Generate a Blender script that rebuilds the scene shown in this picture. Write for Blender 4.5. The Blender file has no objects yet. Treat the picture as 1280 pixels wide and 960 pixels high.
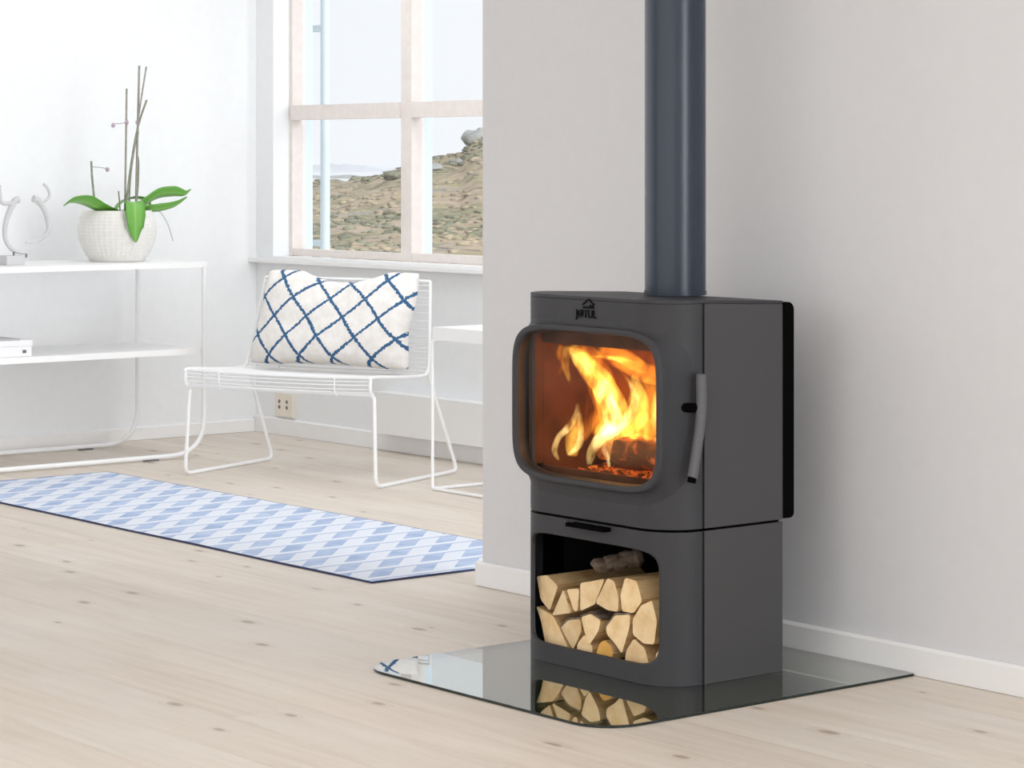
import bpy, bmesh, math, random
from mathutils import Vector, noise
from math import sin, cos, pi, radians, sqrt, hypot, atan2
random.seed(7)
SC = bpy.context.scene
COL = SC.collection

# ------------------------------------------------------------------ camera
cd = bpy.data.cameras.new('camera'); cam = bpy.data.objects.new('camera', cd); COL.objects.link(cam)
cam.location = (5.5554, -4.3677, 1.15)
cam.rotation_euler = (radians(90), 0, radians(51.18))
cd.sensor_width = 36; cd.lens = 36 * 3250 / 1280
cd.shift_y = -(480 - 203) / 1280
cd.clip_end = 3000
SC.camera = cam
FWD = Vector((-.77907, .62695, 0)); LAT = Vector((.62695, .77907, 0)); CAM = Vector((5.5554, -4.3677, 0))

# ------------------------------------------------------------------ sky, sun, lights, exposure
W = bpy.data.worlds.new('overcast_sky'); SC.world = W; W.use_nodes = True
bg = W.node_tree.nodes['Background']; bg.inputs[0].default_value = (.93, .955, 1, 1); bg.inputs[1].default_value = 1.06
SUN_W = 0.0
sl = bpy.data.lights.new('sun', 'SUN'); sl.energy = 4.9; sl.angle = radians(50); sl.color = (.95, .98, 1)
so = bpy.data.objects.new('sun', sl); COL.objects.link(so); so.location = (12, 2, 6)
so.rotation_euler = Vector((-1, .04, -.30)).to_track_quat('-Z', 'Y').to_euler()
def area_light(name, loc, d, sx, sy, watts, col):
    l = bpy.data.lights.new(name, 'AREA'); l.shape = 'RECTANGLE'; l.size = sx; l.size_y = sy; l.energy = watts; l.color = col
    o = bpy.data.objects.new(name, l); COL.objects.link(o); o.location = loc; o.rotation_euler = Vector(d).to_track_quat('-Z', 'Y').to_euler()
area_light('daylight_left_glazing', (-3.72, -3.2, 1.2), (1, 0, 0), 4.6, 2.2, 15, (.97, .985, 1))
area_light('back_fill', (3.2, -6.12, 1.3), (0, 1, 0), 9.0, 2.0, 62, (1, .99, .985))  # added frontal fill; the back wall has no window
area_light('overhead_fill', (4.0, -3.5, 2.44), (0, 0, -1), 5.0, 4.0, 56, (1, .99, .985))  # added overhead fill for the front room; the ceiling has no opening
area_light('niche_overhead_fill', (-1.9, .95, 2.44), (0, 0, -1), 2.6, 1.2, 22, (.98, .99, 1))  # added lamp brightening the niche from above, no opening there
area_light('niche_end_fill', (2.28, .95, 1.2), (-1, 0, 0), 1.5, 2.2, 30, (.95, .98, 1))  # added lamp at the niche's open end to brighten its walls
area_light('right_highlight_light', (8.12, -1.05, 1.35), (-1, 0, 0), 1.7, 2.0, 100, (.90, .95, 1))  # added for the flue pipe highlight; the right wall is solid
VS = SC.view_settings
VS.view_transform = 'Standard'; VS.look = 'None'; VS.gamma = 1; VS.use_curve_mapping = False; VS.exposure = 0.0
SC.cycles.transparent_max_bounces = 24
SC.cycles.max_bounces = 10; SC.cycles.diffuse_bounces = 6

# ------------------------------------------------------------------ materials
def mat(name, col=(.8, .8, .8), rough=.6, metal=0., spec=.5):
    m = bpy.data.materials.new(name); m.use_nodes = True
    b = m.node_tree.nodes['Principled BSDF']
    b.inputs['Base Color'].default_value = (*col, 1); b.inputs['Roughness'].default_value = rough
    b.inputs['Metallic'].default_value = metal; b.inputs['Specular IOR Level'].default_value = spec
    return m
class NT:
    def __init__(s, m): s.t = m.node_tree; s.b = s.t.nodes.get('Principled BSDF')
    def n(s, typ, **kw):
        nd = s.t.nodes.new(typ)
        for k, v in kw.items():
            if k.startswith('i_'):
                key = k[2:]; key = int(key) if key.isdigit() else key.replace('_', ' ')
                nd.inputs[key].default_value = v
            else: setattr(nd, k, v)
        return nd
    def l(s, a, b): s.t.links.new(a, b)
    def math(s, op, a, b=None, c=None):
        nd = s.t.nodes.new('ShaderNodeMath'); nd.operation = op
        for i, v in enumerate((a, b, c)):
            if v is None: continue
            if isinstance(v, (int, float)): nd.inputs[i].default_value = v
            else: s.l(v, nd.inputs[i])
        return nd.outputs[0]
    def mix(s, fac, a, b):
        nd = s.t.nodes.new('ShaderNodeMix'); nd.data_type = 'RGBA'
        for i, v in ((0, fac), (6, a), (7, b)):
            if isinstance(v, (int, float)): nd.inputs[i].default_value = v
            elif isinstance(v, tuple): nd.inputs[i].default_value = (*v, 1)
            else: s.l(v, nd.inputs[i])
        return nd.outputs[2]
    def ramp(s, fac, stops):
        nd = s.t.nodes.new('ShaderNodeValToRGB'); s.l(fac, nd.inputs[0])
        el = nd.color_ramp.elements
        while len(el) < len(stops): el.new(.5)
        for e, (p, c) in zip(el, stops): e.position = p; e.color = (*c, 1) if len(c) == 3 else c
        return nd.outputs[0]
    def coords(s, scale=(1, 1, 1), rnd=False, kind='Object'):
        tc = s.n('ShaderNodeTexCoord'); o = tc.outputs[kind]
        if rnd:
            oi = s.n('ShaderNodeObjectInfo'); k = s.math('MULTIPLY', oi.outputs['Random'], 57.0)
            v = s.n('ShaderNodeVectorMath', operation='ADD'); s.l(o, v.inputs[0]); s.l(k, v.inputs[1]); o = v.outputs[0]
        mp = s.n('ShaderNodeMapping'); mp.inputs['Scale'].default_value = scale; s.l(o, mp.inputs[0])
        return mp.outputs[0]
    def noise(s, vec, scale=5, detail=4, rough=.55):
        nd = s.n('ShaderNodeTexNoise'); nd.inputs['Scale'].default_value = scale; nd.inputs['Detail'].default_value = detail
        nd.inputs['Roughness'].default_value = rough
        if vec is not None: s.l(vec, nd.inputs['Vector'])
        return nd.outputs[0]
    def bump(s, h, st=.2, dist=.01):
        b = s.n('ShaderNodeBump'); b.inputs['Strength'].default_value = st; b.inputs['Distance'].default_value = dist
        s.l(h, b.inputs['Height']); s.l(b.outputs[0], s.b.inputs['Normal'])
def grainy(name, col, rough, var=.06, scale=60, bump=.05, metal=0., spec=.5):
    m = mat(name, col, rough, metal, spec); t = NT(m); v = t.coords()
    f = t.noise(v, scale, 3)
    c = t.ramp(f, [(.3, tuple(x * (1 - var) for x in col)), (.7, tuple(min(1, x * (1 + var)) for x in col))])
    t.l(c, t.b.inputs['Base Color'])
    if bump: t.bump(f, bump, .003)
    return m
M = {}
M['wall'] = grainy('white_wall_paint', (.825, .84, .855), .75, .012, 25, .03, spec=.2)
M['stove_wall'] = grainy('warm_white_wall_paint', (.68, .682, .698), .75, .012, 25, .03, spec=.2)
M['trim'] = grainy('white_trim_paint', (.84, .84, .84), .45, .01, 20, .02)
M['ceiling'] = grainy('ceiling_paint', (.85, .85, .85), .9, .01, 10, 0)
M['window_wood'] = grainy('whitewashed_window_wood', (.76, .70, .665), .55, .04, 30, .03)
M['window_outer'] = mat('pale_window_cladding', (.62, .70, .78), .4)
M['cast_iron'] = grainy('grey_cast_iron_paint', (.039, .039, .043), .50, .10, 420, .12, spec=.28)
M['plate_iron'] = grainy('grey_plate_paint', (.058, .057, .059), .52, .05, 420, .08, spec=.35)
M['black'] = mat('black_iron', (.002, .002, .002), .8, spec=.02)
M['recess'] = mat('black_liner', (.010, .010, .010), .8, spec=.1)
M['firebrick'] = grainy('sooty_firebrick', (.115, .050, .028), .9, .35, 14, .2, spec=.1)
M['handle'] = grainy('grey_handle_rubber', (.10, .10, .106), .65, .03, 90, .03)
M['flue'] = grainy('blue_black_flue_paint', (.028, .039, .060), .27, .05, 300, .04, spec=.36)
M['emblem'] = mat('dark_emblem', (.004, .004, .005), .7, spec=.1)
M['white_steel'] = mat('white_powdercoat', (.86, .87, .88), .35)
M['white_lacquer'] = grainy('white_lacquer', (.86, .86, .86), .4, .01, 10, 0)
M['glide'] = mat('grey_glide', (.18, .18, .18), .6)
M['ceramic'] = grainy('white_textured_ceramic', (.74, .73, .70), .6, .03, 40, .05)
M['matte_white'] = grainy('matte_white_ceramic', (.56, .56, .57), .6, .03, 30, .03)
M['bark_mulch'] = grainy('potting_bark', (.12, .09, .06), .9, .4, 60, .4)
M['paper'] = grainy('book_paper', (.80, .80, .82), .7, .02, 90, 0)
M['book_cover'] = mat('white_book_cover', (.82, .82, .84), .4)
M['grey_paper'] = mat('grey_magazine', (.45, .44, .45), .5)
M['spine_mark'] = mat('dark_spine_mark', (.12, .12, .13), .5)
M['outlet'] = mat('ivory_plastic', (.80, .74, .64), .4)
M['socket_dark'] = mat('socket_hole', (.22, .18, .14), .6)
M['radiator'] = mat('white_radiator_enamel', (.83, .83, .82), .4)
M['stake'] = grainy('grey_brown_stake', (.30, .28, .25), .7, .2, 60, 0)
M['stem'] = grainy('grey_green_stem', (.23, .25, .18), .6, .2, 60, 0)
M['bud'] = mat('mauve_bud', (.45, .33, .42), .6)
M['downpipe'] = mat('pale_zinc', (.62, .70, .74), .5)

def leafmat():
    m = mat('orchid_leaf_green', (.13, .36, .05), .35); t = NT(m); v = t.coords(kind='UV')
    s = t.n('ShaderNodeSeparateXYZ'); t.l(v, s.inputs[0])
    d = t.math('ABSOLUTE', t.math('SUBTRACT', s.outputs[0], .5))
    c = t.ramp(d, [(0, (.24, .48, .12)), (.07, (.15, .38, .06)), (.5, (.10, .31, .035))])
    t.l(c, t.b.inputs['Base Color']); return m
M['leaf'] = leafmat()

def floormat():
    m = mat('whitewashed_pine', (.7, .6, .5), .5, spec=.35); t = NT(m)
    v = t.coords((1, 1, 1), True)
    mp = t.n('ShaderNodeMapping'); mp.inputs['Scale'].default_value = (.35, 5, 5); t.l(v, mp.inputs[0])
    g = t.noise(mp.outputs[0], 5, 6, .62)
    mp2 = t.n('ShaderNodeMapping'); mp2.inputs['Scale'].default_value = (1.2, 34, 34); t.l(v, mp2.inputs[0])
    g2 = t.noise(mp2.outputs[0], 6, 3, .5)
    base = t.ramp(g, [(.25, (.605, .525, .440)), (.5, (.70, .622, .540)), (.75, (.765, .70, .625))])
    c = t.mix(t.math('MULTIPLY', t.math('GREATER_THAN', g2, .57), .12), base, (.56, .43, .34))
    # whitewash wear patches
    w = t.noise(v, 1.1, 3)
    c = t.mix(t.ramp(w, [(.45, (0, 0, 0)), (.75, (.5, .5, .5))]), c, (.80, .76, .71))
    # knots
    mk = t.n('ShaderNodeMapping'); mk.inputs['Scale'].default_value = (3.2, 6.5, 6.5); t.l(v, mk.inputs[0])
    vo = t.n('ShaderNodeTexVoronoi', voronoi_dimensions='2D'); vo.inputs['Scale'].default_value = 1.0; vo.inputs['Randomness'].default_value = 1
    t.l(mk.outputs[0], vo.inputs['Vector'])
    sp = t.n('ShaderNodeSeparateColor'); t.l(vo.outputs['Color'], sp.inputs[0])
    keep = t.math('GREATER_THAN', sp.outputs[0], .62)
    rad = t.math('MULTIPLY_ADD', sp.outputs[1], .075, .03)
    q = t.math('DIVIDE', vo.outputs['Distance'], rad)
    k = t.ramp(q, [(.35, (1, 1, 1)), (.95, (.45, .45, .45)), (1.0, (.12, .12, .12))])
    k2 = t.math('MULTIPLY', t.math('MULTIPLY', k, keep), t.math('LESS_THAN', q, 1.9))
    c = t.mix(t.math('MULTIPLY', k2, .72), c, (.30, .20, .14))
    # plank to plank tone
    oi = t.n('ShaderNodeObjectInfo')
    hs = t.n('ShaderNodeHueSaturation'); t.l(c, hs.inputs['Color'])
    t.l(t.math('MULTIPLY_ADD', oi.outputs['Random'], .12, .92), hs.inputs['Value'])
    t.l(hs.outputs[0], t.b.inputs['Base Color'])
    t.l(t.math('MULTIPLY_ADD', g, .25, .36), t.b.inputs['Roughness'])
    t.bump(g2, .06, .002)
    return m
M['floor'] = floormat()
M['subfloor'] = mat('dark_joint', (.46, .38, .31), .9)

def rugmat():
    m = mat('woven_cotton_blue_white', (.8, .8, .9), .9, spec=.1); t = NT(m)
    v = t.coords(); s = t.n('ShaderNodeSeparateXYZ'); t.l(v, s.inputs[0])
    x, y = s.outputs[0], s.outputs[1]
    row = t.math('DIVIDE', x, .135)
    fr = t.math('FRACT', t.math('ADD', row, 100.0))
    d = t.math('FRACT', t.math('ADD', t.math('DIVIDE', t.math('MULTIPLY_ADD', x, .96, y), .15), 100.0))
    blue = t.math('LESS_THAN', d, .5)
    tone = t.noise(v, 9, 2)
    bl = t.ramp(tone, [(.35, (.36, .46, .66)), (.65, (.50, .59, .76))])
    wh = (.72, .76, .84)
    c = t.mix(blue, wh, bl)
    # the light weft line and thin blue line between rows
    c = t.mix(t.math('LESS_THAN', fr, .20), c, (.74, .78, .86))
    c = t.mix(t.math('MULTIPLY', t.math('LESS_THAN', fr, .30), t.math('GREATER_THAN', fr, .20)), c, (.45, .53, .70))
    wv = t.n('ShaderNodeTexWave'); wv.inputs['Scale'].default_value = 90; t.l(v, wv.inputs['Vector'])
    t.l(c, t.b.inputs['Base Color']); t.bump(wv.outputs[1], .25, .002); return m
M['rug'] = rugmat()
M['rug_edge'] = mat('navy_binding', (.035, .045, .11), .9)

def cushmat():
    m = mat('cushion_lattice_cotton', (.8, .77, .74), .9, spec=.1); t = NT(m)
    v = t.coords(kind='UV'); s = t.n('ShaderNodeSeparateXYZ'); t.l(v, s.inputs[0])
    nx = t.noise(v, 110, 2); nn = t.math('MULTIPLY', t.math('SUBTRACT', nx, .5), .16)
    # slow waviness of the lines
    wv = t.math('MULTIPLY', t.math('SUBTRACT', t.noise(v, 3.0, 1), .5), .5)
    a = t.math('ADD', t.math('DIVIDE', s.outputs[0], .146), wv); b = t.math('DIVIDE', s.outputs[1], .146)
    def line(e):
        f = t.math('FRACT', t.math('ADD', e, 50.0)); return t.math('ADD', t.math('ABSOLUTE', t.math('SUBTRACT', f, .5)), nn)
    l1 = t.math('LESS_THAN', line(t.math('ADD', a, b)), .052); l2 = t.math('LESS_THAN', line(t.math('SUBTRACT', a, b)), .052)
    k = t.math('MAXIMUM', l1, l2)
    base = t.ramp(t.noise(v, 30, 2), [(.35, (.76, .74, .71)), (.65, (.84, .82, .80))])
    c = t.mix(k, base, (.045, .125, .25))
    t.l(c, t.b.inputs['Base Color'])
    t.bump(t.noise(v, 260, 2), .25, .003); return m
M['cushion'] = cushmat()

def glassmat(name, tint, ior, k=1.0, rough=0.0, coat=0.0):
    m = bpy.data.materials.new(name); m.use_nodes = True; nt = m.node_tree
    nt.nodes.remove(nt.nodes['Principled BSDF']); out = nt.nodes['Material Output']
    tr = nt.nodes.new('ShaderNodeBsdfTransparent'); tr.inputs[0].default_value = (*tint, 1)
    gl = nt.nodes.new('ShaderNodeBsdfGlossy'); gl.inputs[0].default_value = (k, k, k, 1); gl.inputs['Roughness'].default_value = rough
    fr = nt.nodes.new('ShaderNodeFresnel')          # a back face gets 1/ior, so that both faces of a sheet reflect alike
    ge = nt.nodes.new('ShaderNodeNewGeometry'); mr = nt.nodes.new('ShaderNodeMapRange')
    mr.inputs['To Min'].default_value = ior; mr.inputs['To Max'].default_value = 1 / ior
    nt.links.new(ge.outputs['Backfacing'], mr.inputs['Value']); nt.links.new(mr.outputs[0], fr.inputs[0])
    mx = nt.nodes.new('ShaderNodeMixShader')
    ad = nt.nodes.new('ShaderNodeMath'); ad.operation = 'MULTIPLY_ADD'; ad.inputs[1].default_value = 1 - coat; ad.inputs[2].default_value = coat
    nt.links.new(fr.outputs[0], ad.inputs[0]); nt.links.new(ad.outputs[0], mx.inputs[0]); nt.links.new(tr.outputs[0], mx.inputs[1]); nt.links.new(gl.outputs[0], mx.inputs[2])
    nt.links.new(mx.outputs[0], out.inputs[0]); return m
M['hearth_glass'] = glassmat('smoked_hearth_glass', (.60, .65, .57), 1.65, coat=.33)
M['glass_edge'] = mat('dark_glass_edge', (.015, .022, .020), .15)
M['pane'] = glassmat('window_glass', (.985, .99, .99), 1.45, .6)
M['door_glass'] = glassmat('stove_door_glass', (.97, .95, .92), 1.45, .12)

def woodmat(name, light, dark, sc):
    m = mat(name, light, .75, spec=.2); t = NT(m); v = t.coords((1, .22, 1), True)
    g = t.noise(v, sc, 5, .6); oi = t.n('ShaderNodeObjectInfo')
    c = t.ramp(g, [(.3, dark), (.6, light)])
    hs = t.n('ShaderNodeHueSaturation'); t.l(c, hs.inputs['Color'])
    t.l(t.math('MULTIPLY_ADD', oi.outputs['Random'], .3, .85), hs.inputs['Value'])
    t.l(hs.outputs[0], t.b.inputs['Base Color']); t.bump(g, .5, .004); return m
M['log'] = woodmat('split_birch', (.74, .52, .27), (.44, .25, .10), 55)
M['end_grain'] = woodmat('pale_end_grain', (.90, .68, .40), (.76, .51, .25), 26)
M['bark'] = woodmat('grey_birch_bark', (.27, .21, .165), (.08, .052, .036), 60)


def embermat(name='embers', col=(.05, .02, .01), sc=55, lo=.46, st=.9):
    m = mat(name, col, .9); t = NT(m); v = t.coords()
    f = t.noise(v, sc, 4, .65)
    c = t.ramp(f, [(lo, (0, 0, 0)), (lo + .12, (.7, .10, .01)), (lo + .26, (1, .38, .05))])
    t.l(c, t.b.inputs['Emission Color']); t.b.inputs['Emission Strength'].default_value = st
    t.bump(f, .8, .006)
    return m
M['ember'] = embermat()
M['charred'] = embermat('charred_log', (.22, .09, .035), 34, .55, .5)

def flamemat(name, c0, c1, st, nscale=30, lo=.36, hi=.62):
    """burning gas: a volume that only emits"""
    m = bpy.data.materials.new(name); m.use_nodes = True; t = NT(m); nt = m.node_tree
    nt.nodes.remove(nt.nodes['Principled BSDF']); out = nt.nodes['Material Output']
    v = t.coords((1, 1, .45))
    f = t.noise(v, nscale, 3, .6)
    c = t.ramp(f, [(lo, c0), (hi, c1)])
    d = t.ramp(f, [(lo - .02, (.03, .03, .03)), (hi, (1.25, 1.25, 1.25))])
    em = t.n('ShaderNodeEmission'); t.l(c, em.inputs[0]); t.l(t.math('MULTIPLY', d, st), em.inputs[1])
    t.l(em.outputs[0], out.inputs['Volume']); return m
M['flame_white'] = flamemat('white_hot_flame', (1, .55, .10), (1, .80, .36), 75)
M['flame_yellow'] = flamemat('yellow_flame', (1, .34, .025), (1, .58, .09), 62)
M['flame_orange'] = flamemat('orange_flame', (1, .17, .008), (1, .34, .03), 34)
M['flame_red'] = flamemat('dim_red_flame', (.8, .09, .004), (.9, .15, .008), 8, 18)

def heathmat():
    m = mat('heath_ground', (.3, .28, .18), .95, spec=.05); t = NT(m)
    v = t.coords((1, 1, 1)); a = t.noise(v, .33, 6, .7); b = t.noise(v, 1.6, 6, .75)
    c = t.ramp(a, [(.36, (.22, .215, .14)), (.46, (.36, .32, .20)), (.54, (.47, .36, .26)), (.64, (.33, .31, .26))])
    c = t.mix(t.math('MULTIPLY', t.math('GREATER_THAN', b, .56), .75), c, (.15, .14, .11))
    c = t.mix(t.math('MULTIPLY', t.math('LESS_THAN', b, .40), .6), c, (.52, .44, .34))
    t.l(c, t.b.inputs['Base Color']); return m
M['heath'] = heathmat()
M['rock'] = grainy('grey_rock', (.36, .36, .34), .9, .4, 1.6, .3)
M['shrub'] = grainy('dark_shrub', (.20, .195, .13), .95, .5, 5, .3)
M['tussock'] = grainy('dry_tussock', (.36, .295, .20), .95, .3, 6, .2)
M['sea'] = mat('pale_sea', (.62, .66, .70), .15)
M['island'] = grainy('haze_tinted_island', (.56, .57, .60), .95, .06, .03, 0)  # distance haze is put into this pale grey

# ------------------------------------------------------------------ mesh helpers
def bx(bm, x0, x1, y0, y1, z0, z1):
    v = [bm.verts.new(p) for p in ((x0, y0, z0), (x1, y0, z0), (x1, y1, z0), (x0, y1, z0), (x0, y0, z1), (x1, y0, z1), (x1, y1, z1), (x0, y1, z1))]
    return [bm.faces.new([v[i] for i in f]) for f in ((3, 2, 1, 0), (4, 5, 6, 7), (0, 1, 5, 4), (1, 2, 6, 5), (2, 3, 7, 6), (3, 0, 4, 7))]
def obj(name, bm, m, parent=None, smooth=False, bevel=0., seg=2, auto=True):
    me = bpy.data.meshes.new(name)
    if bevel:
        bmesh.ops.bevel(bm, geom=[e for e in bm.edges if len(e.link_faces) == 2 and e.calc_face_angle(0) > .5], offset=bevel, segments=seg, affect='EDGES', profile=.5)
    bmesh.ops.recalc_face_normals(bm, faces=bm.faces)
    bm.to_mesh(me); bm.free()
    for q in (m if isinstance(m, (list, tuple)) else [m]): me.materials.append(q)
    if smooth or bevel:
        me.shade_smooth()
        if auto: me.set_sharp_from_angle(angle=radians(38))
    o = bpy.data.objects.new(name, me); COL.objects.link(o)
    if parent is not None:
        o.parent = parent
        o.location = -world_loc(parent)
    return o
def world_loc(o):
    p = Vector((0, 0, 0))
    while o is not None: p = p + o.location; o = o.parent
    return p
def boxobj(name, dims, m, parent=None, bevel=0., seg=2):
    bm = bmesh.new(); bx(bm, *dims); return obj(name, bm, m, parent, bevel=bevel, seg=seg)
def tag(o, label, cat, group=None, kind=None):
    o['label'] = label; o['category'] = cat
    if group: o['group'] = group
    if kind: o['kind'] = kind
    return o
def empty(name, loc, label, cat, group=None):
    o = bpy.data.objects.new(name, None); COL.objects.link(o); o.location = loc; o.empty_display_size = .1
    return tag(o, label, cat, group)
def structure(o): o['kind'] = 'structure'; return o
def stuff(o): o['kind'] = 'stuff'; return o
def smooth_path(pts, n=8):
    P = [Vector(p) for p in pts]
    if len(P) < 3: return P
    out = []
    for i in range(len(P) - 1):
        p0, p1, p2, p3 = P[max(i - 1, 0)], P[i], P[i + 1], P[min(i + 2, len(P) - 1)]
        for k in range(n):
            t = k / n
            out.append(.5 * ((2 * p1) + (p2 - p0) * t + (2 * p0 - 5 * p1 + 4 * p2 - p3) * t * t + (3 * p1 - p0 - 3 * p2 + p3) * t ** 3))
    return out + [P[-1]]
def fillet(pts, r, n=6):
    """polyline with its corners rounded"""
    P = [Vector(p) for p in pts]; out = [P[0]]
    for i in range(1, len(P) - 1):
        a = (P[i - 1] - P[i]); b = (P[i + 1] - P[i]); q = min(r, a.length * .48, b.length * .48)
        A = P[i] + a.normalized() * q; B = P[i] + b.normalized() * q
        for k in range(n + 1):
            t = k / n; out.append((1 - t) ** 2 * A + 2 * t * (1 - t) * P[i] + t * t * B)
    return out + [P[-1]]
def tube(bm, path, r, seg=8, flat=None, cap=True):
    """r: number or list of radii; flat = (direction, ratio) squashes the section along a direction"""
    P = [Vector(p) for p in path]; n = len(P)
    R = r if isinstance(r, (list, tuple)) else [r] * n
    T = [(P[min(i + 1, n - 1)] - P[max(i - 1, 0)]).normalized() for i in range(n)]
    up = Vector((0, 0, 1)) if abs(T[0].z) < .9 else Vector((1, 0, 0))
    u = T[0].cross(up).normalized(); rings = []
    for i in range(n):
        u = (u - T[i] * u.dot(T[i]))
        u = u.normalized() if u.length > 1e-6 else T[i].orthogonal().normalized()
        w = T[i].cross(u); ring = []
        for k in range(seg):
            a = 2 * pi * k / seg; d = (u * cos(a) + w * sin(a)) * R[i]
            if flat: d = d - flat[0] * (d.dot(flat[0]) * (1 - flat[1]))
            ring.append(bm.verts.new(P[i] + d))
        rings.append(ring)
    for i in range(n - 1):
        for k in range(seg):
            bm.faces.new((rings[i][k], rings[i][(k + 1) % seg], rings[i + 1][(k + 1) % seg], rings[i + 1][k]))
    if cap: bm.faces.new(rings[0][::-1]); bm.faces.new(rings[-1])
def lathe(bm, prof, c, seg=48, fn=None, cap0=True, cap1=False):
    rings = []
    for r, z in prof:
        ring = []
        for k in range(seg):
            a = 2 * pi * k / seg; rr = r + (fn(a, z, k) if fn else 0)
            ring.append(bm.verts.new((c[0] + rr * cos(a), c[1] + rr * sin(a), c[2] + z)))
        rings.append(ring)
    for i in range(len(rings) - 1):
        for k in range(seg):
            bm.faces.new((rings[i][k], rings[i][(k + 1) % seg], rings[i + 1][(k + 1) % seg], rings[i + 1][k]))
    if cap0: bm.faces.new(rings[0][::-1])
    if cap1: bm.faces.new(rings[-1])
def prism_y(bm, poly, y0, y1):
    """polygon in x,z pushed from y0 to y1; material 1 on its two ends"""
    a = [bm.verts.new((x, y0, z)) for x, z in poly]; b = [bm.verts.new((x, y1, z)) for x, z in poly]; n = len(poly)
    f0 = bm.faces.new(a); f1 = bm.faces.new(b[::-1]); f0.material_index = 1; f1.material_index = 1
    for i in range(n): bm.faces.new((a[i], b[i], b[(i + 1) % n], a[(i + 1) % n]))
def blob(bm, c, s, seed=0, amp=.25, sub=3, freq=1.6):
    r = bmesh.ops.create_icosphere(bm, subdivisions=sub, radius=1)
    for v in r['verts']:
        d = 1 + amp * noise.fractal(v.co * freq + Vector((seed * 7.3, seed * 3.1, seed)), 1.0, 2.0, 3)
        v.co = Vector((c[0] + v.co.x * s[0] * d, c[1] + v.co.y * s[1] * d, c[2] + v.co.z * s[2] * d))

# ------------------------------------------------------------------ the room
H_C = 2.45
fl = structure(boxobj('floor', (-3.81, 8.2, -6.2, 1.76, -.12, -.016), M['subfloor']))
PW = .178
lens = [2.4, 3.0, 3.6, 4.2]; pmesh = {}
def plank_mesh(L):
    L = round(L, 3)
    if L not in pmesh:
        bm = bmesh.new(); g = .0006
        bx(bm, g, L - g, g, PW - g, -.0155, 0)
        bmesh.ops.bevel(bm, geom=[e for e in bm.edges if all(v.co.z > -.001 for v in e.verts)], offset=.0006, segments=1, affect='EDGES')
        me = bpy.data.meshes.new('floor_plank'); bm.to_mesh(me); bm.free(); me.materials.append(M['floor']); pmesh[L] = me
    return pmesh[L]
nrow = int((1.76 + 6.2) / PW)
for r in range(nrow):
    y = 1.758 - (r + 1) * PW; x = -3.808; first = True
    while x < 8.19:
        L = random.choice(lens) if not first else random.choice([1.2, 1.8, 2.4, 3.0, 3.6]); first = False
        if x + L > 8.19 or 8.19 - (x + L) < .8: L = 8.19 - x
        o = bpy.data.objects.new('floor_plank', plank_mesh(L)); COL.objects.link(o); o.parent = fl; o.location = (x, y, 0); x += L

structure(boxobj('ceiling', (-4.0, 8.4, -6.4, 2.0, H_C, H_C + .15), M['ceiling']))
structure(boxobj('wall_left', (-4.0, -3.812, -.6, 2.0, -.12, H_C), M['wall']))
structure(boxobj('wall_stove', (0, 8.2, 0, .14, -.016, H_C), M['stove_wall']))
structure(boxobj('wall_right', (8.2, 8.4, -6.2, .14, -.12, H_C), M['wall']))
structure(boxobj('wall_back', (-4.0, 8.4, -6.4, -6.2, -.12, H_C), M['wall']))
# window wall with a tall opening
OX0, OX1, OZ0, OZ1 = -3.68, -1.34, .745, 2.2
bm = bmesh.new(); Y0, Y1 = 1.762, 1.96
bx(bm, -3.812, OX0, Y0, Y1, -.12, H_C); bx(bm, OX1, 2.3, Y0, Y1, -.12, H_C)
bx(bm, OX0, OX1, Y0, Y1, -.12, OZ0 - .002); bx(bm, OX0, OX1, Y0, Y1, OZ1, H_C)
structure(obj('wall_window', bm, M['wall']))
# baseboards: a board with a slanted top edge
def baseboard(name, p0, p1, n, h=.062, t=.014):
    bm = bmesh.new(); p0 = Vector((*p0, 0)); p1 = Vector((*p1, 0)); n = Vector((*n, 0))
    prof = [(0, .001), (t, .001), (t, h - .006), (t - .006, h), (0, h)]
    a = [bm.verts.new(p0 + n * q + Vector((0, 0, z))) for q, z in prof]; b = [bm.verts.new(p1 + n * q + Vector((0, 0, z))) for q, z in prof]
    bm.faces.new(a[::-1]); bm.faces.new(b)
    for i in range(5): bm.faces.new((a[i], a[(i + 1) % 5], b[(i + 1) % 5], b[i]))
    return structure(obj(name, bm, M['trim']))
baseboard('baseboard_stove', (-.015, -.0005), (8.2, -.0005), (0, -1), .066)
baseboard('baseboard_end', (-.0005, -.001), (-.0005, .14), (-1, 0), .066)
baseboard('baseboard_left', (-3.8115, -.6), (-3.8115, 1.746), (1, 0), .056)
baseboard('baseboard_window', (-3.81, 1.7615), (2.3, 1.7615), (0, -1), .070)
# sill
bm = bmesh.new(); bx(bm, -3.810, 2.2, 1.722, 1.7615, .726, .742); structure(obj('trim_sill_nose', bm, M['trim'], bevel=.003))
bm = bmesh.new(); bx(bm, OX0 + .001, OX1 - .001, 1.764, 1.846, .7435, .752); structure(obj('trim_sill', bm, M['trim']))
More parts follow.
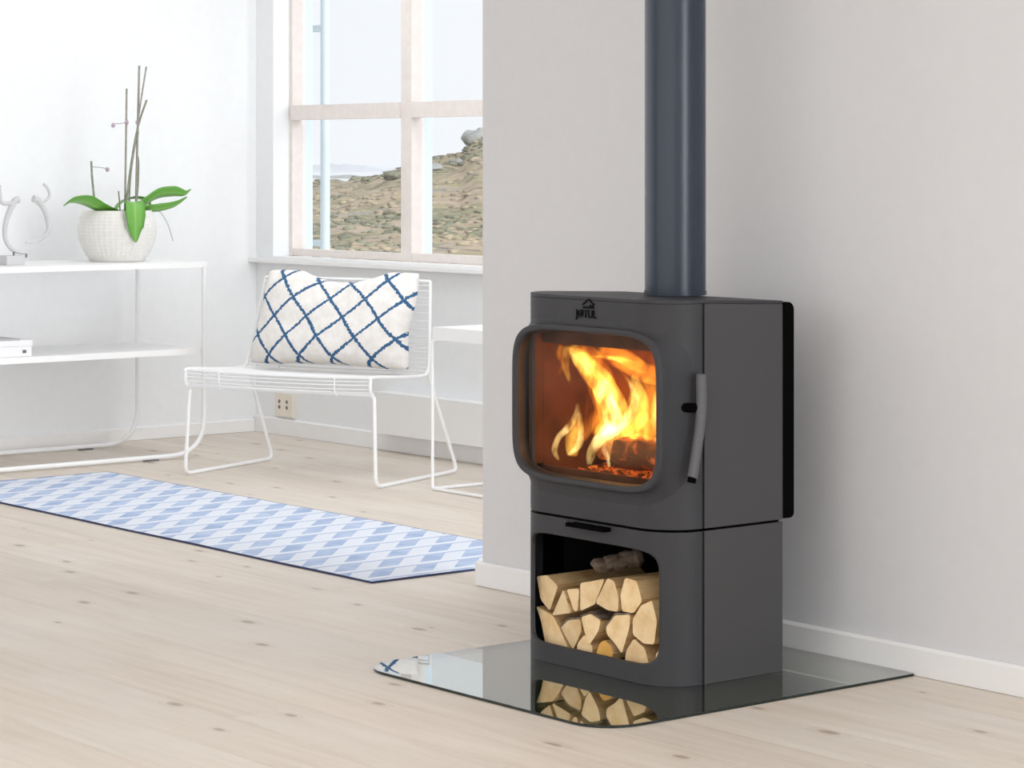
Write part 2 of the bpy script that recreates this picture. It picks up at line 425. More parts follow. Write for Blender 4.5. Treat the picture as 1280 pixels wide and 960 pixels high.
# window: post and rail frame, sashes, panes
FY0, FY1 = 1.846, 1.912
win = bpy.data.objects.new('window_1', None); COL.objects.link(win); win.location = (-2.5, 1.85, .75); structure(win)
win['label'] = 'wide wooden window with a rail across its panes'
posts = [(-3.679, -3.660), (-2.88, -2.81), (-2.03, -1.96), (-1.36, -1.341)]
for i, (a, b) in enumerate(posts):
    boxobj('window_post', (a, b, FY0, FY1, .7535, OZ1 - .001), M['window_wood'], win, .003)
bays = [(-3.660, -2.88), (-2.81, -2.03), (-1.96, -1.36)]
for a, b in bays:
    boxobj('window_rail', (a + (.001), b - .001, FY0 - .012, FY1 - .02, 1.330, 1.392), M['window_wood'], win, .005)
    boxobj('bottom_rail', (a + .001, b - .001, FY0 + .004, FY1, .7535, .785 if a > -3 else .782), M['window_wood'], win, .003)
    boxobj('top_rail', (a + .001, b - .001, FY0 + .004, FY1, OZ1 - .06, OZ1 - .001), M['window_wood'], win, .003)
    for z0, z1 in ((.787, 1.328), (1.394, OZ1 - .062)):
        boxobj('pane', (a + .004, b - .004, FY1 - .018, FY1 - .012, z0, z1), M['pane'], win)
    # outside cladding of the posts
for a, b in posts:
    boxobj('outer_cladding', (a + .002, b - .002 if b < -1.4 else b - .001, FY1 + .001, FY1 + .04, .76, OZ1 - .002), M['window_outer'], win)
# downpipe outside
dp = empty('downpipe', (-3.709, 2.05, -.3), 'pale thin downpipe seen through the left window pane', 'pipe')
bm = bmesh.new(); tube(bm, [(-3.709, 2.05, -.3), (-3.709, 2.05, 2.6)], .021, 12); obj('pipe', bm, M['downpipe'], dp, True)
for z in (.80, 1.73):
    bm = bmesh.new(); bx(bm, -3.79, -3.705, 2.035, 2.065, z - .014, z + .014); obj('bracket', bm, M['downpipe'], dp, bevel=.003)
# radiator
rad = empty('radiator', (-2.0, 1.7, .07), 'long low white panel radiator under the window', 'radiator')
boxobj('panel', (-2.865, -.6, 1.690, 1.738, .075, .232), M['radiator'], rad, .004)
boxobj('top_cover', (-2.863, -.602, 1.692, 1.7615, .2325, .238), M['radiator'], rad)
for x in (-2.6, -.9): boxobj('bracket', (x, x + .03, 1.7385, 1.7615, .10, .21), M['radiator'], rad)
# outlet
ol = empty('outlet', (-3.58, 1.76, .125), 'ivory double wall socket beside the left corner under the window', 'socket')
boxobj('plate', (-3.645, -3.52, 1.748, 1.7618, .080, .176), M['outlet'], ol, .004)
boxobj('plate_edge', (-3.519, -3.512, 1.745, 1.7618, .078, .178), M['outlet'], ol, .002)
for x in (-3.612, -3.556):
    for z in (.118, .142):
        bm = bmesh.new(); tube(bm, [(x, 1.7505, z), (x, 1.7465, z)], .008, 10); obj('socket_hole', bm, M['socket_dark'], ol)

# ------------------------------------------------------------------ outdoors
def wpt(d, l, z): p = CAM + FWD * d + LAT * l; return Vector((p.x, p.y, z))
prof = [(-60, -.1), (-9, -.1), (-6.6, .22), (-5.5, .46), (-4.3, .90), (-3.1, 1.36), (-1.9, 1.50), (-1.55, 1.95), (-1.0, 2.1), (3, 3.0), (12, 4.5), (60, 5)]
def lerp_prof(l):
    for (a, p), (b, q) in zip(prof, prof[1:]):
        if l <= b: t = (l - a) / (b - a); return p + (q - p) * max(0, t)
    return 5
def hill(d, l):
    k = max(0, 1 - abs(d - 100) / 62); k = k * k * (3 - 2 * k)
    lr = l * 100 / max(d, 30)
    return (lerp_prof(lr) + .1) * k
def ground_z(d, l):
    n = noise.fractal(Vector((d * .22, l * .5, 0)), 1.0, 2.0, 4) * .09 + noise.noise(Vector((d * .05, l * .07, 3))) * .12 + noise.fractal(Vector((d * .5, l * 1.3, 8)), 1.0, 2.0, 3) * .07
    return -.17 + n * min(1.6, .35 + d / 70) + hill(d, l)
bm = bmesh.new(); rows = []
ds = [13 + (172 - 13) * (i / 230) ** 1.5 for i in range(231)]
for d in ds:
    w0, w1 = -.30 * d - 4, .16 * d + 4
    rows.append([bm.verts.new(wpt(d, w0 + (w1 - w0) * j / 200, ground_z(d, w0 + (w1 - w0) * j / 200))) for j in range(201)])
for a, b in zip(rows, rows[1:]):
    for j in range(200): bm.faces.new((a[j], a[j + 1], b[j + 1], b[j]))
hg = obj('heath_ground', bm, M['heath'], smooth=True, auto=False); structure(hg)
def tufts(name, m, n, s0, s1, seed, label, lo):
    rr = random.Random(seed); bm = bmesh.new()
    for k in range(n):
        d = 26 + 128 * rr.random() ** 1.25; l = d * (-.10 + .14 * rr.random())
        if noise.noise(Vector((d * .07, l * .35, seed))) < lo: continue
        s = rr.uniform(s0, s1) * (.5 + d / 110); p = wpt(d, l, ground_z(d, l) + s * .12)
        blob(bm, p, (s * 1.5, s * 1.5, s * .55), k, .45, 1, 2.2)
    return stuff(obj(name, bm, m, hg, smooth=True, auto=False))
tufts('heather', M['shrub'], 2600, .035, .115, 3, 'dark olive heather', -.02)
tufts('dry_grass', M['tussock'], 2600, .03, .10, 9, 'tan dry grass', -.05)
bm = bmesh.new(); q = [wpt(165, -260, -.9), wpt(165, 160, -.9), wpt(2300, 1500, -.9), wpt(2300, -2400, -.9)]
bm.faces.new([bm.verts.new(p) for p in q]); structure(obj('sea', bm, M['sea']))
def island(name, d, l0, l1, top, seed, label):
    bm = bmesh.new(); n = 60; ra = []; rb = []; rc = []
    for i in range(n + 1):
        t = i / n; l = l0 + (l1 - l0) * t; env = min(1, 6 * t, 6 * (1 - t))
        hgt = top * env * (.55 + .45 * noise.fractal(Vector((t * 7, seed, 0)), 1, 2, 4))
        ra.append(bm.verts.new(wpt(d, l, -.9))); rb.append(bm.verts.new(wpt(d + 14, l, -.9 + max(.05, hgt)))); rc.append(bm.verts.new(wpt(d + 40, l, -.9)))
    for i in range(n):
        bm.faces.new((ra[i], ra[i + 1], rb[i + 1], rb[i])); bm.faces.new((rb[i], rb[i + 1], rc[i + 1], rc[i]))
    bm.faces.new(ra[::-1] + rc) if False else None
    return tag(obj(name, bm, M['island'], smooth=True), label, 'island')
island('island', 560, -75, -12, 2.7, 1.5, 'pale haze tinted island ridge on the horizon across the water')
island('skerry', 330, -40, -17, .55, 4.2, 'low dark skerry lying in the water before the pale island')
bpy.data.objects['skerry'].data.materials[0] = M['rock']
def boulder(d, l, s, seed, label, name='boulder', m='rock', cat='rock', amp=.35, group=None):
    bm = bmesh.new(); z = ground_z(d, l); p = wpt(d, l, z + s[2] * .35)
    blob(bm, p, s, seed, amp, 3, 1.8); return tag(obj(name, bm, M[m], smooth=True, auto=False), label, cat, group)
boulder(99, -1.15, (.62, .8, .42), 1, 'grey rock crag at the top of the hill beside the wall edge', 'rock_crag')
boulder(78, -2.35, (.34, .3, .13), 2, 'pale boulder low on the hillside in the right pane', group='rocks on the hillside')
boulder(84, -1.75, (.3, .3, .11), 3, 'grey boulder on the hillside, right of the pale one', group='rocks on the hillside')
boulder(52, -1.75, (.16, .16, .09), 5, 'small dark boulder in the grass left of the post', m='shrub', group='rocks on the hillside')
boulder(150, -8.9, (.55, .6, .34), 11, 'dark shrub standing on the skyline by the sea', 'shrub', 'shrub', 'shrub', group='shrubs on the heath')
boulder(140, -10.0, (.9, .8, .22), 12, 'low dark shrub behind the downpipe near the shore', 'shrub', 'shrub', 'shrub', group='shrubs on the heath')
boulder(88, -3.9, (.55, .5, .16), 13, 'dark green shrub at the hill foot just left of the window post', 'shrub', 'shrub', 'shrub', group='shrubs on the heath')
boulder(74, -2.5, (.4, .4, .14), 14, 'dark green shrub halfway up the hill in the right pane', 'shrub', 'shrub', 'shrub', group='shrubs on the heath')

# ------------------------------------------------------------------ rug
bm = bmesh.new(); rug = empty('rug', (-2.0, .14, 0), 'long blue and white woven runner rug on the pale floor', 'rug')
N = 90; top = []
RX0, RX1, RY0, RY1 = -2.875, -.215, -.217, .497
def rz(x, y): return .0062 + .0012 * noise.noise(Vector((x * 3, y * 4, 0)))
for i in range(N + 1):
    x = RX0 + (RX1 - RX0) * i / N
    top.append([bm.verts.new((x, RY0 + (RY1 - RY0) * j / 20 + .004 * noise.noise(Vector((x * 2.2, 0, 5))), rz(x, j / 20))) for j in range(21)])
for a, b in zip(top, top[1:]):
    for j in range(20): bm.faces.new((a[j], b[j], b[j + 1], a[j + 1]))
rt = obj('woven_field', bm, M['rug'], rug, True, auto=False)
bm = bmesh.new()
def strip(pts):
    a = [bm.verts.new(p) for p in pts]; b = [bm.verts.new((p[0], p[1], .0008)) for p in pts]
    for i in range(len(pts) - 1): bm.faces.new((a[i], a[i + 1], b[i + 1], b[i]))
def edge(i, j, ox, oy):
    x = RX0 + (RX1 - RX0) * i / N; return (x + ox, RY0 + (RY1 - RY0) * j / 20 + .004 * noise.noise(Vector((x * 2.2, 0, 5))) + oy, rz(x, j / 20) + .0004)
ring = [edge(i, 0, 0, -.002) for i in range(N + 1)] + [edge(N, j, .002, 0) for j in range(21)] + [edge(i, 20, 0, .002) for i in range(N, -1, -1)] + [edge(0, j, -.002, 0) for j in range(20, -1, -1)]
strip(ring + ring[:1])
obj('binding', bm, M['rug_edge'], rug)

# ------------------------------------------------------------------ console table along the left wall
ct = empty('console_table', (-3.36, .17, 0), 'white steel console table with a lower shelf along the left wall', 'table')
CY0, CY1 = -.59, 1.06
boxobj('tabletop', (-3.62, -3.10, CY0 - .01, CY1 + .01, .741, .762), M['white_lacquer'], ct, .003)
boxobj('shelf', (-3.602, -3.118, CY0 + .02, CY1 - .004, .402, .425), M['white_lacquer'], ct, .003)
for x in (-3.108, -3.612):
    bm = bmesh.new()
    tube(bm, fillet([(x, CY0, .7405), (x, CY0, .014), (x, CY1, .014), (x, CY1, .7405)], .15, 10), .0095, 10); obj('leg_frame', bm, M['white_steel'], ct, True)
    for y in (CY1 - .24, CY0 + .24): boxobj('glide', (x - .012, x + .012, y - .03, y + .03, .0005, .0045), M['glide'], ct)
for y in (CY0, CY1):
    bm = bmesh.new(); tube(bm, [(-3.612, y, .4135), (-3.108, y, .4135)], .006, 8); obj('shelf_rail', bm, M['white_steel'], ct, True)

# books on the lower shelf
def book(name, x0, x1, y0, y1, z0, z1, label, cover=True):
    b = empty(name, ((x0 + x1) / 2, (y0 + y1) / 2, z0), label, 'book', None); t = .0028
    boxobj('page_block', (x0 + .004, x1 - .004, y0 + .004, y1 - .004, z0 + t, z1 - t), M['paper'], b)
    bm = bmesh.new(); bx(bm, x0, x1, y0, y1, z0, z0 + t); bx(bm, x0, x1, y0, y1, z1 - t, z1); bx(bm, x1 - .003, x1, y0, y1, z0 + t, z1 - t)
    obj('cover', bm, M['book_cover'], b); return b
b1 = book('book', -3.42, -3.16, -.02, .335, .4255, .4625, 'thick white book lying at the bottom of the stack on the console shelf')
boxobj('spine_print', (-3.1602, -3.1592, .297, .313, .437, .449), M['spine_mark'], b1)
b2 = book('book', -3.43, -3.165, -.03, .342, .4630, .4850, 'thin white book lying in the middle of the shelf stack')
bm = bmesh.new()
n = 12; ra = []; rb = []
for i in range(n + 1):
    t = i / n; y = -.03 + .33 * t; z = .4895 + .020 * (1 - t) ** 1.4
    ra.append((bm.verts.new((-3.42, y, z)), bm.verts.new((-3.42, y, .4855)))); rb.append((bm.verts.new((-3.18, y, z)), bm.verts.new((-3.18, y, .4855))))
for i in range(n):
    for s, q in ((0, 0), (1, 1)): bm.faces.new((ra[i][s], ra[i + 1][s], rb[i + 1][s], rb[i][s]))
    bm.faces.new((rb[i][0], rb[i][1], rb[i + 1][1], rb[i + 1][0])); bm.faces.new((ra[i][0], ra[i][1], ra[i + 1][1], ra[i + 1][0]))
bm.faces.new((ra[0][0], ra[0][1], rb[0][1], rb[0][0])); bm.faces.new((ra[n][0], ra[n][1], rb[n][1], rb[n][0]))
tag(obj('magazine', bm, M['grey_paper']), 'grey magazine with a curled cover on top of the shelf stack', 'magazine')

# sculpture
sx = -3.3
sc = empty('sculpture', (sx, .36, .762), 'white curled ring sculpture on a small block on the console table', 'sculpture')
boxobj('base', (sx - .04, sx + .04, .285, .362, .7625, .798), M['matte_white'], sc, .003)
def ring_tube(name, pts, rr):
    bm = bmesh.new(); P = smooth_path([(sx, y, z) for y, z in pts], 7); n = len(P)
    tube(bm, P, [rr[0] + (rr[1] - rr[0]) * (i / (n - 1)) if len(rr) == 2 else rr[0] for i in range(n)], 10); return obj(name, bm, M['matte_white'], sc, True)
ring_tube('left_curl', [(.356, 1.010), (.338, 1.002), (.316, .962), (.300, .914), (.300, .863), (.322, .826), (.363, .808), (.40, .808)], (.0135, .006))
ring_tube('right_curl', [(.418, 1.012), (.438, 1.004), (.464, .972), (.480, .93), (.482, .893), (.462, .866), (.431, .850), (.385, .846)], (.0145, .004))
ring_tube('hook', [(.462, 1.068), (.482, 1.046), (.486, 1.020), (.468, 1.004), (.445, 1.000)], (.0055, .0055))
ring_tube('cross_arm', [(.356, 1.006), (.315, .995), (.285, 1.0), (.277, 1.03), (.276, 1.065)], (.010, .006))
bm = bmesh.new(); tube(bm, [(sx, .335, .795), (sx, .335, .822)], .004, 8); tube(bm, [(sx, .388, .79), (sx, .388, .812)], .004, 8); tube(bm, [(sx, .345, .79), (sx, .388, .79)], .003, 6); obj('peg', bm, M['glide'], sc, True)

# orchid
ox, oy, oz = -3.36, .818, .7625
orc = empty('potted_orchid', (ox, oy, oz), 'orchid without blooms in a white dimpled pot on the console table', 'plant')
bm = bmesh.new()
SEG = 240
def dimple(a, z, k): return .0032 * (sin(a * 21) ** 2) * (sin((z - .02) * pi / .0135) ** 2) if .02 < z < .19 else 0
prof_p = []
for i in range(61):
    t = i / 60; z = .2 * t; rr = .105 + .049 * sin(min(1, t / .62) * pi / 2) if t < .62 else .154 - .020 * ((t - .62) / .38) ** 2
    prof_p.append((rr, z))
prof_p += [(.128, .2), (.126, .185), (.124, .17)]
lathe(bm, prof_p, (ox, oy, oz), SEG, dimple); obj('pot', bm, M['ceramic'], orc, True, auto=False)
bm = bmesh.new(); lathe(bm, [(.1225, .15), (.1225, .172), (.08, .180), (.02, .184)], (ox, oy, oz), 40, None, True, True); obj('potting_bark', bm, M['bark_mulch'], orc, True)
def opath(pts): return smooth_path([(ox + (p[2] if len(p) > 2 else 0), oy + p[0], oz + p[1]) for p in pts], 6)
def stem(name, pts, r, m, parent=orc):
    bm = bmesh.new(); tube(bm, opath(pts), r, 7); return obj(name, bm, M[m], parent, True)
stem('stake', [(.034, .178), (.036, .239), (.043, .678)], .0042, 'stake')
stem('stake', [(.086, .178), (.087, .30), (.100, .769)], .0046, 'stake')
stem('stake', [(.088, .50, .012), (.09, .568, .012), (.125, .766, .012)], .0034, 'stake')
sA = stem('flower_stem', [(.030, .178, .01), (.036, .232, .01), (.061, .396, .008), (.09, .534, .01), (.125, .634, .015)], .0042, 'stem')
stem('flower_stem', [(.060, .178, -.01), (.062, .30, -.008), (.078, .42, -.008), (.094, .50, -.006)], .0036, 'stem')
stem('flower_stem', [(.088, .178, -.012), (.100, .28, -.012), (.104, .377, -.012), (.1, .414, -.012)], .0034, 'stem')
sC = stem('flower_stem', [(-.085, .176), (-.097, .214), (-.111, .323), (-.115, .392)], .0042, 'stem')
stem('flower_stem', [(.015, .178), (.01, .24), (.006, .275)], .0028, 'stem')
stem('twig', [(-.113, .37), (-.08, .368), (-.047, .364)], .0014, 'stem', sC)
stem('twig', [(.041, .543), (.01, .540), (-.021, .537)], .0014, 'stem', sA)
for p in ((-.047, .360), (-.021, .533), (.088, .546), (.040, .545)):
    bm = bmesh.new(); blob(bm, (ox + .006, oy + p[0], oz + p[1]), (.0075, .0085, .0095), p[0] * 50, .15, 2); obj('bud', bm, M['bud'], orc, True, auto=False)
stem('aerial_root', [(.120, .19), (.186, .196), (.229, .144), (.254, .075)], .0026, 'matte_white')
def leaf(pts, widths, side, curl=.25):
    """a strap leaf: midrib points, half widths, side direction"""
    bm = bmesh.new(); uv = bm.loops.layers.uv.new('UVMap')
    P = [Vector((ox + p[2], oy + p[0] - .66 * p[2], oz + p[1])) for p in pts]; P = smooth_path(P, 6); n = len(P); side = Vector(side).normalized()
    rows_ = []
    for i, p in enumerate(P):
        t = i / (n - 1); k = t * (len(widths) - 1); a = int(min(k, len(widths) - 2)); w = widths[a] + (widths[a + 1] - widths[a]) * (k - a)
        T = (P[min(i + 1, n - 1)] - P[max(i - 1, 0)]).normalized(); S = (side - T * side.dot(T)).normalized(); U = S.cross(T).normalized()
        if U.z < 0: U = -U
        rows_.append([(bm.verts.new(p + S * w * q + U * (abs(q) ** 1.5) * w * curl), (.5 + .5 * q, t)) for q in (-1, -.6, -.25, 0, .25, .6, 1)])
    for a, b in zip(rows_, rows_[1:]):
        for j in range(6):
            q = (a[j], a[j + 1], b[j + 1], b[j]); f = bm.faces.new([v[0] for v in q])
            for lp, v in zip(f.loops, q): lp[uv].uv = v[1]
    o = obj('leaf', bm, M['leaf'], orc, True, auto=False)
    md = o.modifiers.new('thickness', 'SOLIDIFY'); md.thickness = .003; return o
leaf([(.02, .185, .02), (-.06, .205, .05), (-.13, .235, .06), (-.19, .238, .06), (-.232, .222, .05)], [.012, .03, .038, .030, .002], (1, .25, .45))
leaf([(-.02, .182, -.02), (.01, .225, -.04), (.06, .245, -.05), (.12, .24, -.05), (.15, .215, -.05)], [.012, .018, .022, .020, .004], (1, 0, .15))
leaf([(.05, .185, .0), (.12, .225, .01), (.19, .262, .01), (.26, .270, 0), (.31, .264, -.01), (.335, .280, -.02)], [.012, .022, .026, .024, .012, .002], (.55, 0, .8))
leaf([(.06, .185, .03), (.13, .203, .06), (.20, .208, .08), (.27, .222, .08), (.32, .250, .07)], [.012, .018, .022, .016, .003], (.6, -.2, .6))
leaf([(.055, .185, .04), (.075, .230, .09), (.088, .228, .135), (.093, .185, .162), (.095, .135, .168), (.096, .078, .165)], [.016, .032, .040, .043, .034, .002], (0, 1, 0), .12)

# ------------------------------------------------------------------ lounge chair with cushion
CA = radians(22); cc = Vector((-2.36, 1.10, 0))
U_ = Vector((cos(CA), sin(CA), 0)); V_ = Vector((-sin(CA), cos(CA), 0))
def taper(z): return 1 - .085 * max(0, (z - .40) / .31)
def cp(u, v, z): p = cc + U_ * u + V_ * v; return Vector((p.x, p.y, z))
chair = empty('lounge_chair', tuple(cc), 'low white wire lounge chair below the window', 'chair')
rt_ = .0062
def side_prof(u):
    return [(u, -.283, .330), (u, -.297, .345), (u, -.297, .378), (u, -.280, .392), (u, -.1, .380), (u, .05, .374), (u, .095, .392), (u, .118, .47), (u, .168, .712)]
prof_v = smooth_path([Vector((0, v, z)) for _, v, z in side_prof(0)], 10)
for s in (-1, 1):
    u = .40 * s
    bm = bmesh.new(); tube(bm, [cp(u * taper(p.z), p.y, p.z) for p in prof_v], rt_, 8); obj('side_rod', bm, M['white_steel'], chair, True)
    bm = bmesh.new()
    leg = fillet([cp(u * .985, -.283, .330), cp(u * 1.0, -.272, .318), cp(.413 * s, -.283, .0072), cp(.413 * s, .283, .0072), cp(u * 1.0, .115, .34), cp(u, .098, .392)], .035, 6)
    tube(bm, leg, .0072, 8); obj('leg_loop', bm, M['white_steel'], chair, True)
bm = bmesh.new(); tube(bm, [cp(-.40 * taper(.712), .168, .712), cp(.40 * taper(.712), .168, .712)], rt_, 8); obj('top_rod', bm, M['white_steel'], chair, True)
bm = bmesh.new(); tube(bm, [cp(-.40, -.283, .330), cp(.40, -.283, .330)], rt_, 8); obj('front_rod', bm, M['white_steel'], chair, True)
acc = 0; last = None; seatb = bmesh.new(); backb = bmesh.new()
for i in range(len(prof_v)):
    if last is not None: acc += (prof_v[i] - last).length
    last = prof_v[i]
    if acc >= .0125:
        acc = 0; p = prof_v[i]; b = seatb if p.z < .41 else backb
        sag = .006 if p.z < .41 else 0
        tw = .40 * taper(p.z)
        tube(b, [cp(-tw, p.y, p.z), cp(-.2, p.y, p.z - sag * .8), cp(0, p.y, p.z - sag), cp(.2, p.y, p.z - sag * .8), cp(tw, p.y, p.z)], .0024, 5)
stuff(obj('seat_wires', seatb, M['white_steel'], chair, True)); stuff(obj('back_wires', backb, M['white_steel'], chair, True))
for s in (-.25, .25):
    bm = bmesh.new(); tube(bm, [cp(s, p.y + (.004 if p.z > .42 else 0), p.z - .007) for p in prof_v], .003, 6); obj('support_rod', bm, M['white_steel'], chair, True)

# cushion leaning on the back
cu = empty('cushion', tuple(cp(0, .0, .385)), 'off white lumbar cushion with a blue lattice on the wire chair', 'cushion')
bm = bmesh.new(); uvl = bm.loops.layers.uv.new('UVMap')
CW, CH, CT = .352, .195, .085
tilt = radians(13)
def cush_pt(a, b, side):
    ea = 1 - abs(a) ** 3.0; eb = 1 - abs(b) ** 3.0
    k = (max(0, ea) * max(0, eb)) ** .55
    a, b = a * (1 - .10 * max(0, abs(b) - .4) ** 1.2 * abs(a) ** 6), b * (1 - .22 * max(0, abs(a) - .6) ** 1.0 * abs(b) ** 4)
    pin = 1 - .10 * (1 - b * b) * abs(a) ** 3 ; pinb = 1 - .13 * (1 - a * a) * abs(b) ** 4
    x = a * CW * pin; z = b * CH * pinb
    x += .012 * noise.noise(Vector((a * 1.5, b * 1.5, 2.0))); th = CT * k * (1 - .25 * b)
    th += .008 * noise.noise(Vector((a * 3, b * 3, 7.0))) * k
    yy = -th if side < 0 else th * .55
    zz = z + CH - .012
    if b > 0: zz -= .034 * (b ** 2) * max(0, 1 - ((a - .05) / .55) ** 2)  # the slumped top edge
    v = .030 + yy * cos(tilt) + zz * sin(tilt) * (1.12 + .05 * a); h = .392 + zz * cos(tilt) - yy * sin(tilt) * .6
    shear = -.035 * (1 - (zz / (2 * CH)))
    return cp(x * (1.0 + .065 * (1 - zz / (2 * CH))) + .018 + shear * .4, v, max(h, .391)), (x, z)
G = 44
for side in (-1, 1):
    g = [[None] * (G + 1) for _ in range(G + 1)]
    for i in range(G + 1):
        for j in range(G + 1):
            p, uv = cush_pt(2 * i / G - 1, 2 * j / G - 1, side); g[i][j] = (bm.verts.new(p), uv)
    for i in range(G):
        for j in range(G):
            q = (g[i][j], g[i + 1][j], g[i + 1][j + 1], g[i][j + 1]); f = bm.faces.new([w[0] for w in q])
            for lp, w in zip(f.loops, q): lp[uvl].uv = w[1]
bmesh.ops.remove_doubles(bm, verts=bm.verts, dist=.0006)
obj('cover', bm, M['cushion'], cu, True, auto=False)

# side table at the right of the chair
st = empty('side_table', (-1.4, 1.38, 0), 'white square side table right of the wire chair, cut off by the wall', 'table')
SX0, SX1, SY0, SY1 = -1.722, -1.16, 1.13, 1.64
boxobj('tabletop', (SX0 + .012, SX1, SY0 - .008, SY1, .528, .574), M['white_lacquer'], st, .003)
for y in (SY0, SY1):
    bm = bmesh.new(); tube(bm, fillet([(SX0, y, .5), (SX0, y, .0065), (SX1, y, .0065), (SX1, y, .5), ], .012, 4), .0058, 8); obj('leg_frame', bm, M['white_steel'], st, True)
for x in (SX0, SX1):
    bm = bmesh.new(); tube(bm, fillet([(x, SY0, .5), (x, SY0, .5235), (x, SY1, .5235), (x, SY1, .5)], .012, 4), .0058, 8); obj('top_rail', bm, M['white_steel'], st, True)
    bm = bmesh.new(); tube(bm, [(x, SY0, .0065), (x, SY1, .0065)], .0058, 8); obj('floor_rail', bm, M['white_steel'], st, True)

# ------------------------------------------------------------------ hearth plate
hp = empty('hearth_plate', (1.15, -.45, 0), 'smoked glass hearth plate with rounded front corners under the stove', 'hearth')
def rrect(x0, x1, y0, y1, r, n=10):
    """r = radii at (x0,y0),(x1,y0),(x1,y1),(x0,y1)"""
    out = []
    for (cx, cy, rr, a0) in ((x0 + r[0], y0 + r[0], r[0], pi), (x1 - r[1], y0 + r[1], r[1], 1.5 * pi), (x1 - r[2], y1 - r[2], r[2], 0), (x0 + r[3], y1 - r[3], r[3], .5 * pi)):
        for k in range(n + 1): a = a0 + .5 * pi * k / n; out.append((cx + rr * cos(a), cy + rr * sin(a)))
    return out
HG = rrect(.728, 1.587, -.938, -.017, (.10, .10, .006, .006), 12)
bm = bmesh.new(); a = [bm.verts.new((x, y, .0005)) for x, y in HG]; b = [bm.verts.new((x, y, .0065)) for x, y in HG]
bm.faces.new(b); bm.faces.new(a[::-1])
for i in range(len(HG)):
    f = bm.faces.new((a[i], a[(i + 1) % len(HG)], b[(i + 1) % len(HG)], b[i])); f.material_index = 1
obj('glass_sheet', bm, [M['hearth_glass'], M['glass_edge']], hp)

# ------------------------------------------------------------------ the stove
XC, HW, RC, YF = 1.117, .268, .10, -.578
YB = -.232
stove = empty('wood_stove', (XC, -.4, .0068), 'dark grey cast iron wood stove with a lit fire, on a log store base', 'stove')
FLAT = HW - RC
SMAX = FLAT + RC * pi / 2
def bend(s, off=0.):
    q = abs(s); sg = 1 if s >= 0 else -1
    if q <= FLAT: return XC + s, YF - off
    th = (q - FLAT) / RC
    return XC + sg * (FLAT + (RC + off) * sin(th)), YF + RC - (RC + off) * cos(th)
def body_y(x):
    q = abs(x - XC)
    if q <= FLAT: return YF
    return YF + RC - RC * sqrt(max(0, 1 - min(1, (q - FLAT) / RC) ** 2))
def sq(a, b, n, k, N=120):
    t = 2 * pi * k / N; c, s = cos(t), sin(t)
    return a * math.copysign(abs(c) ** (2 / n), c), b * math.copysign(abs(s) ** (2 / n), s)
def panel(name, z0, z1, zc, ha, hb, n, thick, m):
    """cast front wrapped round the corners, with a rounded opening"""
    N, RN = 168, 22; bm = bmesh.new(); grid = {}
    corners = [atan2(z1 - zc, SMAX), atan2(z1 - zc, -SMAX), atan2(z0 - zc, -SMAX), atan2(z0 - zc, SMAX)]
    ks = [2 * pi * k / N for k in range(N)]
    for c in corners:
        c %= 2 * pi; i = min(range(N), key=lambda j: abs(ks[j] - c)); ks[i] = c
    def hole(t):
        c, s = cos(t), sin(t); r = 1 / ((abs(c) / ha) ** n + (abs(s) / hb) ** n) ** (1 / n); return r * c, r * s
    def outer(t):
        c, s = cos(t), sin(t); r = 1e9
        if abs(c) > 1e-9: r = min(r, SMAX / abs(c))
        if abs(s) > 1e-9: r = min(r, ((z1 - zc) if s > 0 else (zc - z0)) / abs(s))
        return r * c, r * s
    for lay, off in ((0, 0.), (1, -thick)):
        for k, t in enumerate(ks):
            h_, o_ = hole(t), outer(t)
            for r in range(RN + 1):
                f = r / RN; s = h_[0] + (o_[0] - h_[0]) * f; z = h_[1] + (o_[1] - h_[1]) * f + zc; oo = off
                if lay == 0 and r == 0: oo -= .003
                x, y = bend(s, oo); grid[lay, k, r] = bm.verts.new((x, y, z))
    for k in range(N):
        k2 = (k + 1) % N
        for r in range(RN):
            bm.faces.new((grid[0, k, r], grid[0, k, r + 1], grid[0, k2, r + 1], grid[0, k2, r])); bm.faces.new((grid[1, k, r], grid[1, k2, r], grid[1, k2, r + 1], grid[1, k, r + 1]))
        for r in (0, RN): bm.faces.new((grid[0, k, r], grid[0, k2, r], grid[1, k2, r], grid[1, k, r]))
    return obj(name, bm, m, stove, True)
panel('base_front', .0070, .3425, .175, .2235, .1255, 8.5, .010, M['cast_iron'])
panel('stove_front', .3485, .8405, .6025, .228, .170, 6, .010, M['cast_iron'])
# sides, back
YS = YF + RC + .007
for sgn in (-1, 1):
    xa, xb = (XC + HW - .010, XC + HW) if sgn > 0 else (XC - HW, XC - HW + .010)
    boxobj('base_side', (xa, xb, YS, YB, .0070, .3425), M['plate_iron'], stove, .0015, 1)
    sd = boxobj('stove_side', (xa, xb, YS, YB, .3485, .8405), M['plate_iron'], stove, .0015, 1)
    for v in sd.data.vertices:
        if v.co.z > .6: v.co.z -= .009 * max(0, (v.co.y - YF - RC) / (YB - YF - RC))
    xa, xb = (XC + HW - .020, XC + HW - .012) if sgn > 0 else (XC - HW + .012, XC - HW + .020)
    boxobj('corner_strip', (xa, xb, YF + RC - .02, YS + .03, .0075, .836), M['black'], stove)
boxobj('base_back', (XC - HW + .011, XC + HW - .011, YB - .009, YB, .0075, .342), M['black'], stove)
boxobj('stove_back', (XC - HW + .011, XC + HW - .011, YB - .009, YB, .349, .831), M['black'], stove)
def outline(inset=0., yb=YB):
    pts = [bend(-SMAX + 2 * SMAX * k / 48, -inset) for k in range(49)]
    return [(XC - HW + inset, yb)] + pts + [(XC + HW - inset, yb)]
